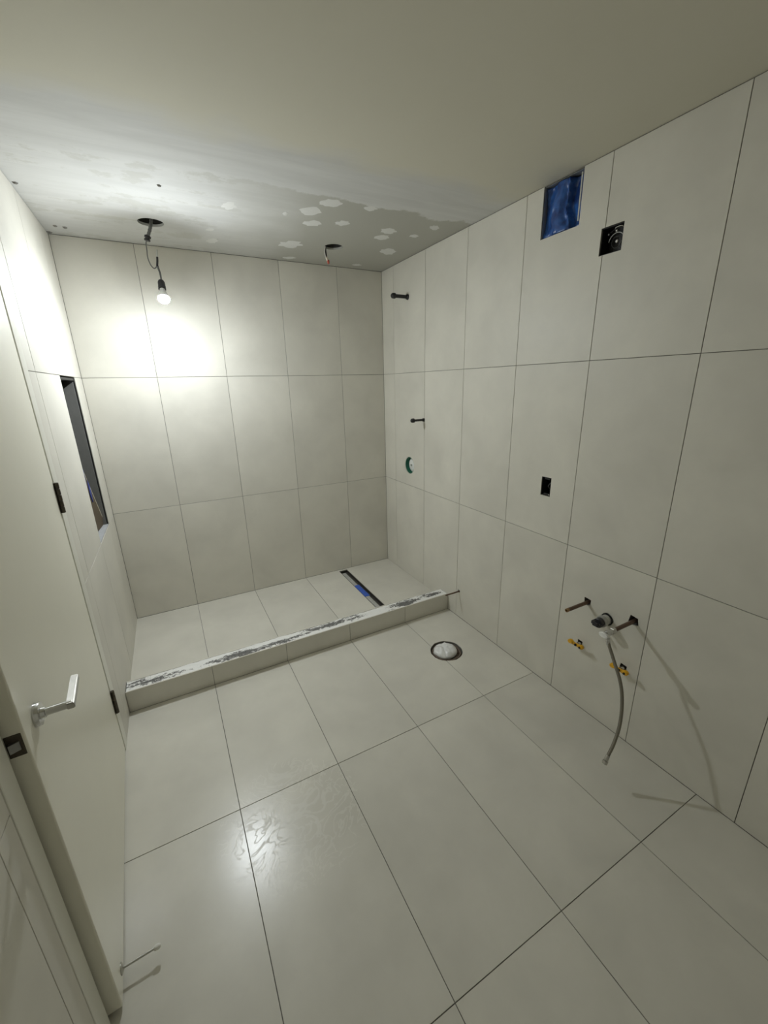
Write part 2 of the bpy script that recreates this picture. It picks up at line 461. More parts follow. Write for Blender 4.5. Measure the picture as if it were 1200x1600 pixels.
# shower floor, with a slot for the channel drain
DR = (-0.543, -0.462, -0.882, -0.028)
drain_cut = prism([(DR[0], DR[2]), (DR[1], DR[2]), (DR[1], DR[3]), (DR[0], DR[3])], 2, ZS - 0.035, ZS + 0.05)
shower_floor = struct(box('shower_floor', XL - 0.02, 0.0, YB, 0.0, -0.0035, ZS - 0.004, M_JOINT))
cut(shower_floor, [drain_cut])
for a, b in ((-0.5025, 0.0), (-0.8588, -0.5025), (-1.3182, -0.8588), (-1.7776, -1.3182), (XL - 0.012, -1.7776)):
    j = jit()
    tile(shower_floor, a, b, YB, 0.0, ZS - 0.0038 + j, ZS + j, M_FLOOR_TILE, 2, [drain_cut])

# ceiling with two round holes
CAN1, CAN2 = (-1.675, -0.420, 0.066), (-0.592, -0.430, 0.062)
ceiling = struct(box('ceiling', XL - 0.15, 0.112, YF - 0.1, 0.10, H, H + 0.013, M_CEILING))
cut(ceiling, [prism(circle2(*c, 32, 0.012), 2, H - 0.05, H + 0.05) for c in (CAN1, CAN2)])
def patch(i, c, a, b):
    rnd = random.Random(i * 13 + 1); n = 18; ring = []
    for k in range(n):
        t = 2 * math.pi * k / n; rr = 0.85 + 0.28 * rnd.random()
        if k % 5 == 2: rr *= 0.8
        ring.append((c[0] + rr * (a[0] * math.cos(t) + b[0] * math.sin(t)),
                     c[1] + rr * (a[1] * math.cos(t) + b[1] * math.sin(t))))
    v = [(x, y, H - 0.0001) for x, y in ring]
    v += [(c[0] + (x - c[0]) * 0.8, c[1] + (y - c[1]) * 0.8, H - 0.0012) for x, y in ring]
    f = [(k, (k + 1) % n, n + (k + 1) % n, n + k) for k in range(n)] + [tuple(range(n, 2 * n)), tuple(range(n))]
    mesh('compound_patch', v, f, M_MUD, ceiling, (c[0], c[1], H - 0.0006), 0.5)
for i, q in enumerate([
    ((-.922, -.935), (.054, -.024), (.018, .056)), ((-.858, -.776), (.051, -.023), (.014, .041)),
    ((-.701, -.846), (.038, -.018), (.015, .036)), ((-.868, -.368), (.072, -.032), (.020, .068)),
    ((-.398, -.845), (.045, -.020), (.024, .042)), ((-.381, -.729), (.046, -.021), (.023, .041)),
    ((-.206, -.832), (.028, -.012), (.016, .024)), ((-.171, -1.005), (.027, -.012), (.022, .030)),
    ((-.209, -.491), (.052, -.023), (.035, .064)), ((-1.033, -.847), (.014, -.007), (.006, .025)),
    ((-.645, -1.097), (.034, -.016), (.015, .029)), ((-.860, -1.073), (.058, -.026), (.017, .042)),
    ((-.795, -.077), (.046, -.020), (.009, .030)), ((-.271, -.100), (.034, -.014), (.011, .024)),
    ((-1.318, -.826), (.036, -.016), (.007, .048)), ((-1.337, -.244), (.033, -.014), (.005, .050)),
    ((-1.369, -.438), (.023, -.011), (.003, .027))]): patch(i, *q)

M_CHIP = simple('grey_plaster_crumb', (0.22, 0.21, 0.19), 0.95, vary=0.3)
for x, y, r in ((-2.200, -0.700, 0.016), (-2.105, -0.150, 0.017), (-2.150, -0.160, 0.012), (-2.196, -0.030, 0.016), (-1.640, -0.930, 0.012)):
    pts = [(x + r * random.uniform(0.5, 1.2) * math.cos(a), y + r * random.uniform(0.5, 1.2) * math.sin(a)) for a in (0.3, 1.4, 2.6, 3.7, 5.0)]
    v, f = prism(pts, 2, H - 0.0001, H - 0.006)
    v = v[:5] + [(x + (p[0] - x) * 0.5, y + (p[1] - y) * 0.5, p[2]) for p in v[5:]]
    mesh('plaster_chip', v, f, M_CHIP, ceiling)

# ------------------------------------------------------------------ door frame and door
def lbox(name, x0, x1, y0, y1, z0, z1, mat, parent, bevel=0.0, seg=2):
    return box(name, x0, x1, y0, y1, z0, z1, mat, parent, bevel, True, seg)
trim = bpy.data.objects.new('trim_1', None); trim.matrix_basis = W[wall_left].copy(); link(trim); struct(trim)
lbox('hinge_jamb', -0.11, 0.0015, -1.2925, -1.2265, 0.0, DOOR_TOP + 0.06, M_PAINT_TRIM, trim, 0.0025)
lbox('latch_jamb', -0.11, NEAR + 0.0015, -2.4285, -2.363, 0.0, DOOR_TOP + 0.06, M_PAINT_TRIM, trim, 0.0035)
lbox('head_jamb', -0.11, 0.002, -2.3625, -1.293, DOOR_TOP + 0.004, DOOR_TOP + 0.06, M_PAINT_TRIM, trim, 0.0025)

P0, P1 = Vector((-2.2285, -1.2965)), Vector((-2.178, -2.3475))
door_rz = math.atan2(P1.y - P0.y, P1.x - P0.x) + math.pi / 2      # local -y runs from the hinges to the latch
DL = (P1 - P0).length
TH = 0.043
door = box('door_1', -TH, 0.0, -DL, -0.004, 0.012, DOOR_TOP, M_PAINT_DOOR, None, 0.004, True, 3)
door.matrix_basis = Matrix.Translation((P0.x, P0.y, 0)) @ Matrix.Rotation(door_rz, 4, 'Z')
W[door] = door.matrix_basis.copy(); struct(door)
def dv(off, w, z): return tuple(W[door] @ Vector((off, -w, z)))   # off from the face, w from the hinges
nrm = (W[door].to_3x3() @ Vector((1, 0, 0)))
alng = (W[door].to_3x3() @ Vector((0, 1, 0)))                      # towards the hinges
HW, HZ = 0.962, 1.005
hd = bpy.data.objects.new('door_handle', None); hd.matrix_basis = Matrix.Translation((0, -HW, HZ)); link(hd, door)
lathe('rosette', dv(0, HW, HZ), nrm, [(0.0285, 0.0), (0.0285, 0.009), (0.0268, 0.0115), (0.014, 0.0118), (0.0125, 0.020), (0.0105, 0.0205)], M_CHROME, hd, 36)
tube('neck', [dv(0.015, HW, HZ), dv(0.060, HW, HZ), dv(0.073, HW, HZ)], 0.0095, M_CHROME, hd, 20, 1)
lv = []
for off, zz in ((0.061, 0.008), (0.0785, 0.008), (0.0785, -0.009), (0.061, -0.009)):
    lv.append((dv(off, HW + 0.010, HZ + zz), dv(off - 0.002, HW - 0.118, HZ + zz)))
v = [p[0] for p in lv] + [p[1] for p in lv]
lever = mesh('lever', v, [(0, 1, 2, 3), (4, 5, 6, 7)] + [(i, (i + 1) % 4, 4 + (i + 1) % 4, 4 + i) for i in range(4)], M_STEEL, hd)
bm = bmesh.new(); bm.from_mesh(lever.data)
bmesh.ops.bevel(bm, geom=bm.edges[:], offset=0.0022, segments=2, affect='EDGES'); bm.to_mesh(lever.data); bm.free()
# latch plate with its bolt on the edge of the door
lp = box('latch_plate', -0.036, -0.006, -DL - 0.0012, -DL + 0.002, HZ - 0.029, HZ + 0.029, M_BRONZE, door, 0.001, True, 1)
lv = [(-0.030, -DL - 0.0006), (-0.012, -DL - 0.0006), (-0.012, -DL - 0.004), (-0.030, -DL - 0.011)]
vv, ff = prism(lv, 2, HZ - 0.011, HZ + 0.011)
vb = [tuple(W[door] @ Vector(p)) for p in vv]
mesh('latch_bolt', vb, ff, simple('worn_steel', (0.30, 0.30, 0.29), 0.3, 0.9), lp)
def hinge(z):
    h = bpy.data.objects.new('hinge', None); h.matrix_basis = Matrix.Translation((0.0085, 0.0, z)); link(h, door)
    for k in range(5):
        z0 = z - 0.064 + k * 0.0256
        lathe('knuckle', dv(0.0085, 0.0, z0 + 0.0006), (0, 0, 1), [(0.0075, 0), (0.0085, 0.0008), (0.0085, 0.0236), (0.0075, 0.0244)], M_BRONZE, h, 14)
    v = [dv(o, w, zz) for o in (0.0004, 0.0022) for w in (0.002, 0.012) for zz in (z - 0.063, z + 0.063)]
    mesh('leaf', v, BOXF, M_BRONZE, h)
for z in (0.30, 1.33, 2.30): hinge(z)
# sprung stop screwed to the foot of the door
ds = bpy.data.objects.new('door_stop', None); ds.matrix_basis = Matrix.Translation((0, -0.974, 0.044)); link(ds, door)
sw = 0.974
lathe('base_disc', dv(0, sw, 0.044), nrm, [(0.0165, 0), (0.0165, 0.002), (0.009, 0.006), (0.0045, 0.008)], M_STEEL, ds, 20)
tube('rod', [dv(0.006, sw, 0.044), dv(0.05, sw, 0.044), dv(0.094, sw, 0.044)], 0.0036, M_STEEL, ds, 10, 1)
lathe('rubber_tip', dv(0.089, sw, 0.044), nrm, [(0.005, 0), (0.0075, 0.003), (0.0085, 0.010), (0.0075, 0.016), (0.004, 0.019)], M_RUBBER, ds, 16)

# ------------------------------------------------------------------ shower kerb
kerb = thing('shower_curb', (XL / 2, (YC + YB) / 2, 0.0), 'low tiled shower curb with a rough white and grey mortar top', 'curb')
box('mortar_core', XL - 0.012, -0.001, YC + 0.0045, YB - 0.0045, 0.0005, HC - 0.006, M_JOINT, kerb)
kx = [0.001, 0.4024, 0.8583, 1.3142, 1.7701, 2.223]
for a, b in zip(kx[:-1], kx[1:]):
    o = box('tile', -b + 0.0012, -a - 0.0012, YC, YC + 0.0085, 0.001, HC, M_WALL_TILE, kerb, 0.0008, False, 1); o.name = 'tile'
for a, b in zip(kx[:-1], kx[1:]):
    box('tile', -b + 0.0012, -a - 0.0012, YB - 0.009, YB - 0.0005, 0.001, HC - 0.001, M_WALL_TILE, kerb, 0.0008, False, 1)
NX, NY = 220, 9; v, f = [], []
kx0, kx1, ky0, ky1 = XL - 0.010, -0.004, YC + 0.0085, YB - 0.0095
for i in range(NX + 1):
    for j in range(NY + 1):
        x = kx0 + (kx1 - kx0) * i / NX; y = ky0 + (ky1 - ky0) * j / NY
        h = mn.fractal(Vector((x * 14, y * 50, 3)), 0.8, 2.2, 4) * 0.0036 + mn.noise(Vector((x * 55, y * 90, 7))) * 0.0014
        v.append((x, y, HC - 0.0035 + max(-0.002, h)))
for i in range(NX):
    for j in range(NY):
        a = i * (NY + 1) + j; f.append((a, a + 1, a + NY + 2, a + NY + 1))
mt = mesh('mortar_bed', v, f, M_MORTAR, kerb, (XL / 2, (YC + YB) / 2, HC), 0.35)

# ------------------------------------------------------------------ channel drain
dr = thing('channel_drain', ((DR[0] + DR[1]) / 2, (DR[2] + DR[3]) / 2, ZS - 0.034), 'narrow dark channel drain let into the shower floor', 'drain')
e = 0.0006
x0, x1, y0, y1 = DR[0] + e, DR[1] - e, DR[2] + e, DR[3] - e
zb, zt = ZS - 0.0345, ZS - 0.0012
M_DRAIN = simple('dark_drain_steel', (0.10, 0.095, 0.085), 0.45, 0.6, vary=0.3, scale=50)
boxes('channel', [(x0, x1, y0, y1, zb, zb + 0.0015), (x0, x0 + 0.004, y0, y1, zb, zt), (x1 - 0.004, x1, y0, y1, zb, zt),
                  (x0, x1, y0, y0 + 0.004, zb, zt), (x0, x1, y1 - 0.014, y1, zb, zt)], M_DRAIN, dr)
box('cover_bar', x0 + 0.010, x0 + 0.044, -0.868, -0.075, ZS - 0.016, ZS - 0.006, M_CLOUD, dr, 0.002)
box('edge_bar', x0 + 0.047, x1 - 0.006, -0.868, -0.048, ZS - 0.024, ZS - 0.018, M_DRAIN, dr, 0.001)
def crumple(name, x0, x1, y0, y1, z, amp, mat, parent, n=14, seed=0):
    v, f = [], []
    for i in range(n + 1):
        for j in range(n + 1):
            x = x0 + (x1 - x0) * i / n; y = y0 + (y1 - y0) * j / n
            ed = min(i, n - i, j, n - j) / (n / 2)
            v.append((x, y, z + amp * (0.4 + mn.noise(Vector((x * 40, y * 40, seed)))) * min(1, ed * 2)))
    for i in range(n):
        for j in range(n):
            a = i * (n + 1) + j; f.append((a, a + 1, a + n + 2, a + n + 1))
    o = mesh(name, v, f, mat, parent, None, 1.2)
    m = o.modifiers.new('thickness', 'SOLIDIFY'); m.thickness = 0.0006
    return o
tp = crumple('masking_tape', x0 + 0.006, x0 + 0.052, -0.585, -0.36, ZS - 0.0045, 0.004, simple('bright_blue_tape', (0.045, 0.12, 0.52), 0.5, vary=0.2), None, 12, 5)
props(tp, 'blue strip of tape stuck over the channel drain', 'tape')

# ------------------------------------------------------------------ toilet waste hole
fl = thing('waste_flange', (HOLE_X, HOLE_Y, -0.03), 'rusty round waste flange in the floor hole by the right wall', 'flange')
def ring_geo(c, ri, ro, z0, z1, n=36, wob=0.0):
    v, f = [], []
    for k in range(n):
        t = 2 * math.pi * k / n; w = 1 + wob * mn.noise(Vector((math.cos(t) * 2, math.sin(t) * 2, 1)))
        for r, z in ((ri * w, z0), (ro, z0), (ro, z1), (ri * w, z1)): v.append((c[0] + r * math.cos(t), c[1] + r * math.sin(t), z))
    for k in range(n):
        q = (k + 1) % n
        for s in range(4): f.append((k * 4 + s, k * 4 + (s + 1) % 4, q * 4 + (s + 1) % 4, q * 4 + s))
    return v, f
v, f = ring_geo((HOLE_X, HOLE_Y), 0.070, 0.102, -0.026, -0.018)
mesh('flange_ring', v, f, M_RUST, fl, None, 0.6)
v, f = ring_geo((HOLE_X, HOLE_Y), 0.087, 0.096, -0.0175, -0.008, 36, 0.04)
mesh('raised_lip', v, f, M_RUST, fl, None, 0.6)
v, f = ring_geo((HOLE_X, HOLE_Y), 0.066, 0.0695, -0.12, -0.018)
mesh('collar', v, f, M_DARK, fl, None, 0.6)
for t in (0.5, 2.4, 4.3):
    lathe('bolt', (HOLE_X + 0.094 * math.cos(t), HOLE_Y + 0.094 * math.sin(t), -0.0178), (0, 0, 1), [(0.007, 0), (0.007, 0.004), (0.003, 0.0045), (0.003, 0.011)], M_RUST, fl, 6)
NU, NV = 40, 14; v, f = [], []
for j in range(NV + 1):
    for i in range(NU):
        a = 2 * math.pi * i / NU; b = j / NV
        r = 0.079 * math.sin(min(1, b * 1.06) * math.pi / 2) if b < 1 else 0.074
        x, y = r * math.cos(a), r * math.sin(a)
        h = 0.050 * math.cos(b * math.pi / 2) ** 0.8 if b < 1 else 0.0
        n = mn.fractal(Vector((x * 26 + 4, y * 26, 2)), 0.9, 2.1, 3)
        fold = -0.016 * math.exp(-((x * 0.85 - y * 0.35 + 0.012) / 0.010) ** 2) * (1 - b)
        rr = 1 + 0.10 * n * b
        v.append((HOLE_X - 0.006 + x * rr, HOLE_Y + 0.006 + y * rr, -0.0165 + max(0, h + 0.010 * n * (1 - b * b) + fold)))
for j in range(NV):
    for i in range(NU):
        k = (i + 1) % NU; f.append((j * NU + i, j * NU + k, (j + 1) * NU + k, (j + 1) * NU + i))
bag = mesh('plastic_bag', v, f, M_BAG, None, (HOLE_X, HOLE_Y, -0.0165), 1.0)
bag.location = (HOLE_X, HOLE_Y, -0.0165)
props(bag, 'white plastic bag stuffed into the round hole in the floor', 'plastic bag')

# ------------------------------------------------------------------ hanging bulb
BY = -0.420
def can(c, label):
    o = thing('recessed_can', (c[0], c[1], H + 0.014), label, 'ceiling fixture', 'empty recessed light openings')
    v, f = lathe_geo((c[0], c[1], H + 0.014), (0, 0, 1), [(c[2] + 0.010, 0.0), (c[2] + 0.004, 0.001), (c[2] + 0.003, 0.10), (0.0005, 0.10)], 32, False)
    mesh('can_wall', v, f, M_DARK, o, None, 0.6)
    v, f = ring_geo((c[0] , c[1]), c[2] * 0.55, c[2] + 0.003, H + 0.075, H + 0.078)
    mesh('can_bracket', v, f, M_GALV, o, None, 0.6)
can(CAN1, 'round dark ceiling opening above the lit bulb')
can(CAN2, 'round dark ceiling opening with a short cut wire')
pl = thing('hanging_bulb', (-1.676, BY, 2.62), 'bare lit bulb hanging on wires from the ceiling hole', 'light bulb')
def ridged(t): return 1.0 + 0.10 * (1 if int(t * 60) % 2 else -1)
tube('armoured_cable', [(-1.660, BY, 2.735), (-1.668, BY, 2.66), (-1.680, BY, 2.612), (-1.702, BY, 2.562)], 0.0088, M_WIRE, pl, 12, 14, ridged)
lathe('cable_connector', (-1.701, BY, 2.566), (-0.30, 0, -1), [(0.011, 0), (0.0165, 0.001), (0.0165, 0.010), (0.012, 0.011), (0.012, 0.017), (0.0155, 0.018), (0.0155, 0.026), (0.010, 0.027)], M_BLACKPLASTIC, pl, 8)
tube('lead_wire', [(-1.710, BY, 2.545), (-1.716, BY - 0.004, 2.528), (-1.7185, BY - 0.006, 2.49), (-1.720, BY - 0.006, 2.455), (-1.711, BY - 0.004, 2.421),
                   (-1.696, BY, 2.406), (-1.681, BY, 2.420), (-1.675, BY, 2.445)], 0.0030, M_WIRE, pl, 8)
tube('splice_tape', [(-1.6795, BY, 2.418), (-1.674, BY, 2.445), (-1.6715, BY, 2.466)], 0.0058, M_BLACKPLASTIC, pl, 10)
tube('wire_nut', [(-1.6718, BY, 2.462), (-1.6695, BY, 2.48), (-1.667, BY, 2.503)], 0.0044, M_GREYPLASTIC, pl, 10)
tube('bulb_wire', [(-1.6795, BY, 2.420), (-1.677, BY, 2.408), (-1.672, BY + 0.002, 2.385), (-1.671, BY, 2.362), (-1.672, BY, 2.338)], 0.0036, M_WIRE, pl, 8)
tube('bulb_wire', [(-1.675, BY + 0.004, 2.424), (-1.671, BY + 0.006, 2.404), (-1.668, BY + 0.005, 2.385), (-1.668, BY + 0.003, 2.362), (-1.670, BY, 2.338)], 0.0030, M_WIRE, pl, 8)
btop = Vector((-1.672, BY, 2.344)); bax = Vector((-0.03, -0.50, -0.86)).normalized()
lathe('socket', btop, bax, [(0.006, 0.0), (0.015, 0.001), (0.019, 0.012), (0.019, 0.038), (0.0205, 0.039), (0.0205, 0.056), (0.015, 0.057)], M_BLACKPLASTIC, pl, 18)
bulb = bpy.data.objects.new('bulb', None)
bulb.matrix_basis = W[pl].inverted() @ Matrix.Translation(btop + bax * 0.055); link(bulb, pl)
A0 = math.radians(11)                                       # opaque rim added past the dome's widest ring to cut side and upward light
RB = 0.032
hp = [(0.0135, 0.0), (0.014, 0.006), (0.0175, 0.018), (0.0240, 0.034), (0.0295, 0.048), (RB, 0.058)]
hp += [(RB * math.cos(A0 * k / 3) + 0.0004, 0.058 + RB * math.sin(A0 * k / 3)) for k in (1, 2, 3)]
lathe('neck_and_added_rim', btop + bax * 0.054, bax, hp, M_WHITEPLASTIC, bulb, 28)
prof = [(RB * math.cos(a), RB * math.sin(a)) for a in [A0 + (math.pi / 2 - A0) * k / 10 for k in range(0, 10)]] + [(0.0006, RB)]
dome = lathe('glowing_dome', btop + bax * (0.054 + 0.058), bax, prof, M_BULB, bulb, 28)

# ------------------------------------------------------------------ cut cable at the second hole
cs = thing('cut_cable', (-0.652, -0.430, 2.70), 'short cut ceiling wire with a copper tip by the round hole', 'cable')
tube('cable_sheath', [(-0.600, -0.430, 2.71), (-0.636, -0.430, 2.668), (-0.6485, -0.431, 2.63), (-0.651, -0.432, 2.60), (-0.648, -0.432, 2.572)], 0.0048, M_BLACKPLASTIC, cs, 10)
tube('wire', [(-0.653, -0.434, 2.628), (-0.6595, -0.436, 2.60), (-0.656, -0.436, 2.575), (-0.650, -0.434, 2.558)], 0.0030, M_WIREWHITE, cs, 8)
tube('wire', [(-0.648, -0.432, 2.576), (-0.646, -0.432, 2.562), (-0.642, -0.432, 2.552)], 0.0030, M_COPPERTIP, cs, 8)
lathe('wire_nut', (-0.6475, -0.432, 2.566), (0.35, 0, -1), [(0.0075, 0), (0.0088, 0.004), (0.0075, 0.016), (0.005, 0.026), (0.002, 0.028)], simple('pale_tape', (0.62, 0.55, 0.45), 0.5), cs, 10)
lathe('wire_nut', (-0.6385, -0.433, 2.551), (0.15, 0, -1), [(0.0065, 0), (0.0085, 0.004), (0.007, 0.017), (0.004, 0.024)], M_RED, cs, 10)

# ------------------------------------------------------------------ vent box with blue film
ya, yb, za, zb_ = VENT[0], VENT[1], VENT[2], 2.628
vb = thing('vent_box', (0.05, (ya + yb) / 2, za), 'galvanised vent box set into the wall tile under the ceiling', 'vent')
t_ = 0.0012; g_ = 0.0015
boxes('box_sides', [(0.006, 0.105, ya + g_, ya + g_ + t_, za + g_, zb_ - g_), (0.006, 0.105, yb - g_ - t_, yb - g_, za + g_, zb_ - g_),
                    (0.006, 0.105, ya + g_, yb - g_, za + g_, za + g_ + t_), (0.006, 0.105, ya + g_, yb - g_, zb_ - g_ - t_, zb_ - g_)], M_GALV, vb)
box('box_back', 0.105, 0.107, ya + g_, yb - g_, za + g_, zb_ - g_, M_DARK, vb)
box('flange_strip', 0.0045, 0.0065, ya + 0.0095, ya + 0.0165, za + 0.022, zb_ - 0.012, M_GREYPLASTIC, vb, 0.0006)
N = 44; v, f = [], []
for i in range(N + 1):
    for j in range(N + 1):
        s, t = i / N, j / N                                  # s: from far (yb) to near (ya), t: up
        y = (yb - 0.004) + (ya + 0.018 - yb + 0.004) * s + 0.003 * mn.noise(Vector((t * 6, s * 3, 1)))
        z = za + 0.006 + (zb_ - 0.006 - za - 0.006) * t
        d = 0.016 + 0.010 * math.sin(s * 9 + 1.6 * math.sin(t * 3.1)) + 0.008 * mn.fractal(Vector((s * 4, t * 3, 5)), 0.9, 2.0, 3)
        kink = 0.62 + 0.34 * abs(t - 0.45) * (1 if t < 0.45 else 0.35)       # the fold running down the film
        d += 0.020 * max(0, min(1, (s - kink) * 16)) - 0.010 * math.exp(-((s - kink) * 28) ** 2)
        d -= 0.006 * math.exp(-((t - 0.05) / 0.06) ** 2) * (1 + mn.noise(Vector((s * 14, 2, 2))))
        v.append((max(0.0075, d), y, z))
for i in range(N):
    for j in range(N):
        a = i * (N + 1) + j; f.append((a, a + 1, a + N + 2, a + N + 1))
film = mesh('plastic_film', v, f, M_BLUEFILM, None, None, 0.7)
m = film.modifiers.new('thickness', 'SOLIDIFY'); m.thickness = 0.0003
props(film, 'crumpled blue plastic film covering the vent opening', 'plastic film')

# ------------------------------------------------------------------ electrical boxes
def open_box(parent, r, depth, mat, t=0.0018, g=0.002):
    a, b, c, d = r[0] + g, r[1] - g, r[2] + g, r[3] - g
    boxes('box_shell', [(0.006, depth, a, a + t, c, d), (0.006, depth, b - t, b, c, d), (0.006, depth, a, b, c, c + t),
                        (0.006, depth, a, b, d - t, d), (depth, depth + t, a, b, c, d)], mat, parent)
jb = thing('junction_box', (0.02, (JBOX[0] + JBOX[1]) / 2, JBOX[2]), 'open square electrical box with wires high on the wall', 'electrical box')
open_box(jb, JBOX, 0.055, M_BLACK)
jc = ((JBOX[0] + JBOX[1]) / 2 - 0.012, (JBOX[2] + JBOX[3]) / 2 - 0.006)
def yz_ring(name, c, r, tr, x, mat, parent, a0=0.0, a1=2 * math.pi, n=22):
    return tube(name, [(x, c[0] + r * math.cos(a0 + (a1 - a0) * k / n), c[1] + r * math.sin(a0 + (a1 - a0) * k / n)) for k in range(n + 1)], tr, mat, parent, 8, 1)
jc = (JBOX[0] + 0.034, JBOX[2] + 0.040)
yz_ring('mounting_ring', jc, 0.034, 0.0016, 0.010, M_GALV, jb, 0.15, 3.3)
yz_ring('mounting_ring', jc, 0.022, 0.0014, 0.014, M_BLACK, jb, 0.0, 6.2)
yz_ring('knockout_rim', (JBOX[0] + 0.030, JBOX[2] + 0.038), 0.052, 0.0012, 0.008, M_BLACK, jb, 0.9, 2.2)
lathe('ground_screw', (0.016, jc[0] - 0.002, jc[1] + 0.002), (-1, 0, 0), [(0.0065, 0), (0.0065, 0.005), (0.004, 0.007)], M_STEEL, jb, 10)
lathe('cover_screw', (0.010, JBOX[0] + 0.036, JBOX[3] - 0.024), (-1, 0, 0), [(0.004, 0), (0.004, 0.003), (0.002, 0.004)], M_STEEL, jb, 10)
lathe('cover_screw', (0.010, JBOX[1] - 0.032, JBOX[3] - 0.030), (-1, 0, 0), [(0.0035, 0), (0.0035, 0.003), (0.002, 0.004)], M_WIRE, jb, 10)
tube('wire', [(0.05, JBOX[0] + 0.018, JBOX[2] + 0.008), (0.016, JBOX[0] + 0.020, JBOX[2] + 0.020), (0.012, JBOX[0] + 0.012, JBOX[2] + 0.036), (0.03, JBOX[0] + 0.006, JBOX[2] + 0.05)], 0.0018, M_WIRE, jb, 8)
tube('wire', [(0.05, JBOX[0] + 0.060, JBOX[3] - 0.018), (0.010, JBOX[0] + 0.044, JBOX[3] - 0.013), (0.008, JBOX[0] + 0.016, JBOX[3] - 0.012), (0.03, JBOX[0] + 0.006, JBOX[3] - 0.024)], 0.0015, M_WIREWHITE, jb, 8)
sb = thing('switch_box', (0.02, (SBOX[0] + SBOX[1]) / 2, SBOX[2]), 'small open black switch box at mid height in the wall', 'electrical box')
open_box(sb, SBOX, 0.060, M_BLACK)
box('mounting_tab', 0.007, 0.009, SBOX[0] + 0.016, SBOX[1] - 0.016, SBOX[2] + 0.004, SBOX[2] + 0.014, M_BLACK, sb)
box('mounting_tab', 0.007, 0.009, SBOX[0] + 0.016, SBOX[1] - 0.016, SBOX[3] - 0.014, SBOX[3] - 0.004, M_BLACK, sb)
lathe('tab_screw', (0.0068, SBOX[0] + 0.012, SBOX[2] + 0.009), (-1, 0, 0), [(0.0035, 0), (0.0035, 0.002), (0.002, 0.003)], M_STEEL, sb, 10)
tube('wire', [(0.058, SBOX[0] + 0.02, SBOX[3] - 0.02), (0.03, SBOX[0] + 0.026, SBOX[3] - 0.035), (0.022, SBOX[0] + 0.034, SBOX[3] - 0.055), (0.05, SBOX[0] + 0.04, SBOX[2] + 0.03)], 0.0022, M_WIRE, sb, 8)

# ------------------------------------------------------------------ shower stubs and valve
def stub(key, length, r, rc, lc, label):
    y, z = PIPES[key]
    o = thing('pipe_stub', (0, y, z), label, 'pipe', 'capped shower pipe stubs')
    lathe('pipe', (0.05, y, z), (-1, 0, 0), [(r, 0), (r, 0.05 + length - lc)], M_BLACK, o, 18)
    lathe('collar', (0.002, y, z), (-1, 0, 0), [(r * 1.15, 0), (r * 1.45, 0.002), (r * 1.45, 0.012), (r * 1.15, 0.015)], M_BLACK, o, 18)
    lathe('cap', (-(length - lc) + 0.004, y, z), (-1, 0, 0), [(r * 1.05, 0), (rc, 0.003), (rc, lc * 0.55), (rc * 0.9, lc * 0.8), (rc * 0.5, lc)], M_BLACK, o, 18)
stub('up', 0.147, 0.0125, 0.0195, 0.034, 'black capped shower pipe stub high on the wall near the ceiling')
stub('low', 0.121, 0.0085, 0.0165, 0.030, 'black capped pipe stub above the green ringed valve hole')
sv = thing('shower_valve', (0.02, VALVE_Y, VALVE_Z), 'round recessed shower valve with green ring and white centre', 'valve')
v, f = lathe_geo((0.06, VALVE_Y, VALVE_Z), (-1, 0, 0), [(0.0695, 0), (0.0695, 0.0575), (0.066, 0.0575), (0.0655, 0.0)], 36, False)
mesh('guard_ring', v, f, M_GREEN, sv, None, 0.6)
lathe('valve_cover', (0.050, VALVE_Y, VALVE_Z), (-1, 0, 0), [(0.064, 0), (0.064, 0.014), (0.050, 0.024), (0.030, 0.028), (0.012, 0.029)], M_WHITEPLASTIC, sv, 32)
lathe('valve_stem', (0.022, VALVE_Y, VALVE_Z), (-1, 0, 0), [(0.009, 0), (0.009, 0.012), (0.006, 0.014)], M_GREYPLASTIC, sv, 14)

# ------------------------------------------------------------------ wall pipes and vanity plumbing
y, z = PIPES['kerb']
o = thing('copper_pipe', (0, y, z), 'thin copper pipe sticking out of the wall beside the shower curb', 'pipe')
lathe('pipe', (0.05, y, z), (-1, 0, 0), [(0.0056, 0), (0.0056, 0.05 + 0.124)], M_COPPER, o, 12)
y, z = PIPES['a']
o = thing('copper_pipe', (0, y, z), 'open ended copper pipe left of the black capped drain stub', 'pipe')
v, f = lathe_geo((0.05, y, z), (-1, 0, 0), [(0.0075, 0), (0.0093, 0.0), (0.0093, 0.205), (0.0088, 0.2115), (0.0074, 0.2115), (0.0074, 0.14)], 16, False)
mesh('pipe', v, f, M_COPPER, o, None, 0.6)
lathe('cut_end', (-0.147, y, z), (-1, 0, 0), [(0.0096, 0), (0.0097, 0.0140), (0.0080, 0.0148), (0.0062, 0.0144), (0.0060, 0.006)], M_COPPERTIP, o, 16)
y, z = PIPES['b']
o = thing('drain_stub', (0, y, z), 'grey waste pipe stub with a black cap between copper pipes', 'pipe')
lathe('pipe', (0.05, y, z), (-1, 0, 0), [(0.0245, 0), (0.0245, 0.088)], M_GREYPLASTIC, o, 28)
lathe('clamp_ring', (-0.028, y, z), (-1, 0, 0), [(0.0245, 0), (0.0285, 0.002), (0.0285, 0.020), (0.0265, 0.023)], M_GALV, o, 28)
v, f = ring_geo((0, 0), 0.0262, 0.0300, 0, 0.006); v = [(-0.001 - q[2], y + q[0], z + q[1]) for q in v]
mesh('wall_ring', v, f, M_BLACK, o, None, 0.6)
lathe('cap', (-0.050, y, z), (-1, 0, 0), [(0.0225, 0), (0.0235, 0.003), (0.0235, 0.022), (0.021, 0.024)], M_BLACKPLASTIC, o, 24)
box('cap_lug', -0.094, -0.070, y - 0.015, y + 0.015, z - 0.011, z + 0.011, M_BLACKPLASTIC, o, 0.003)
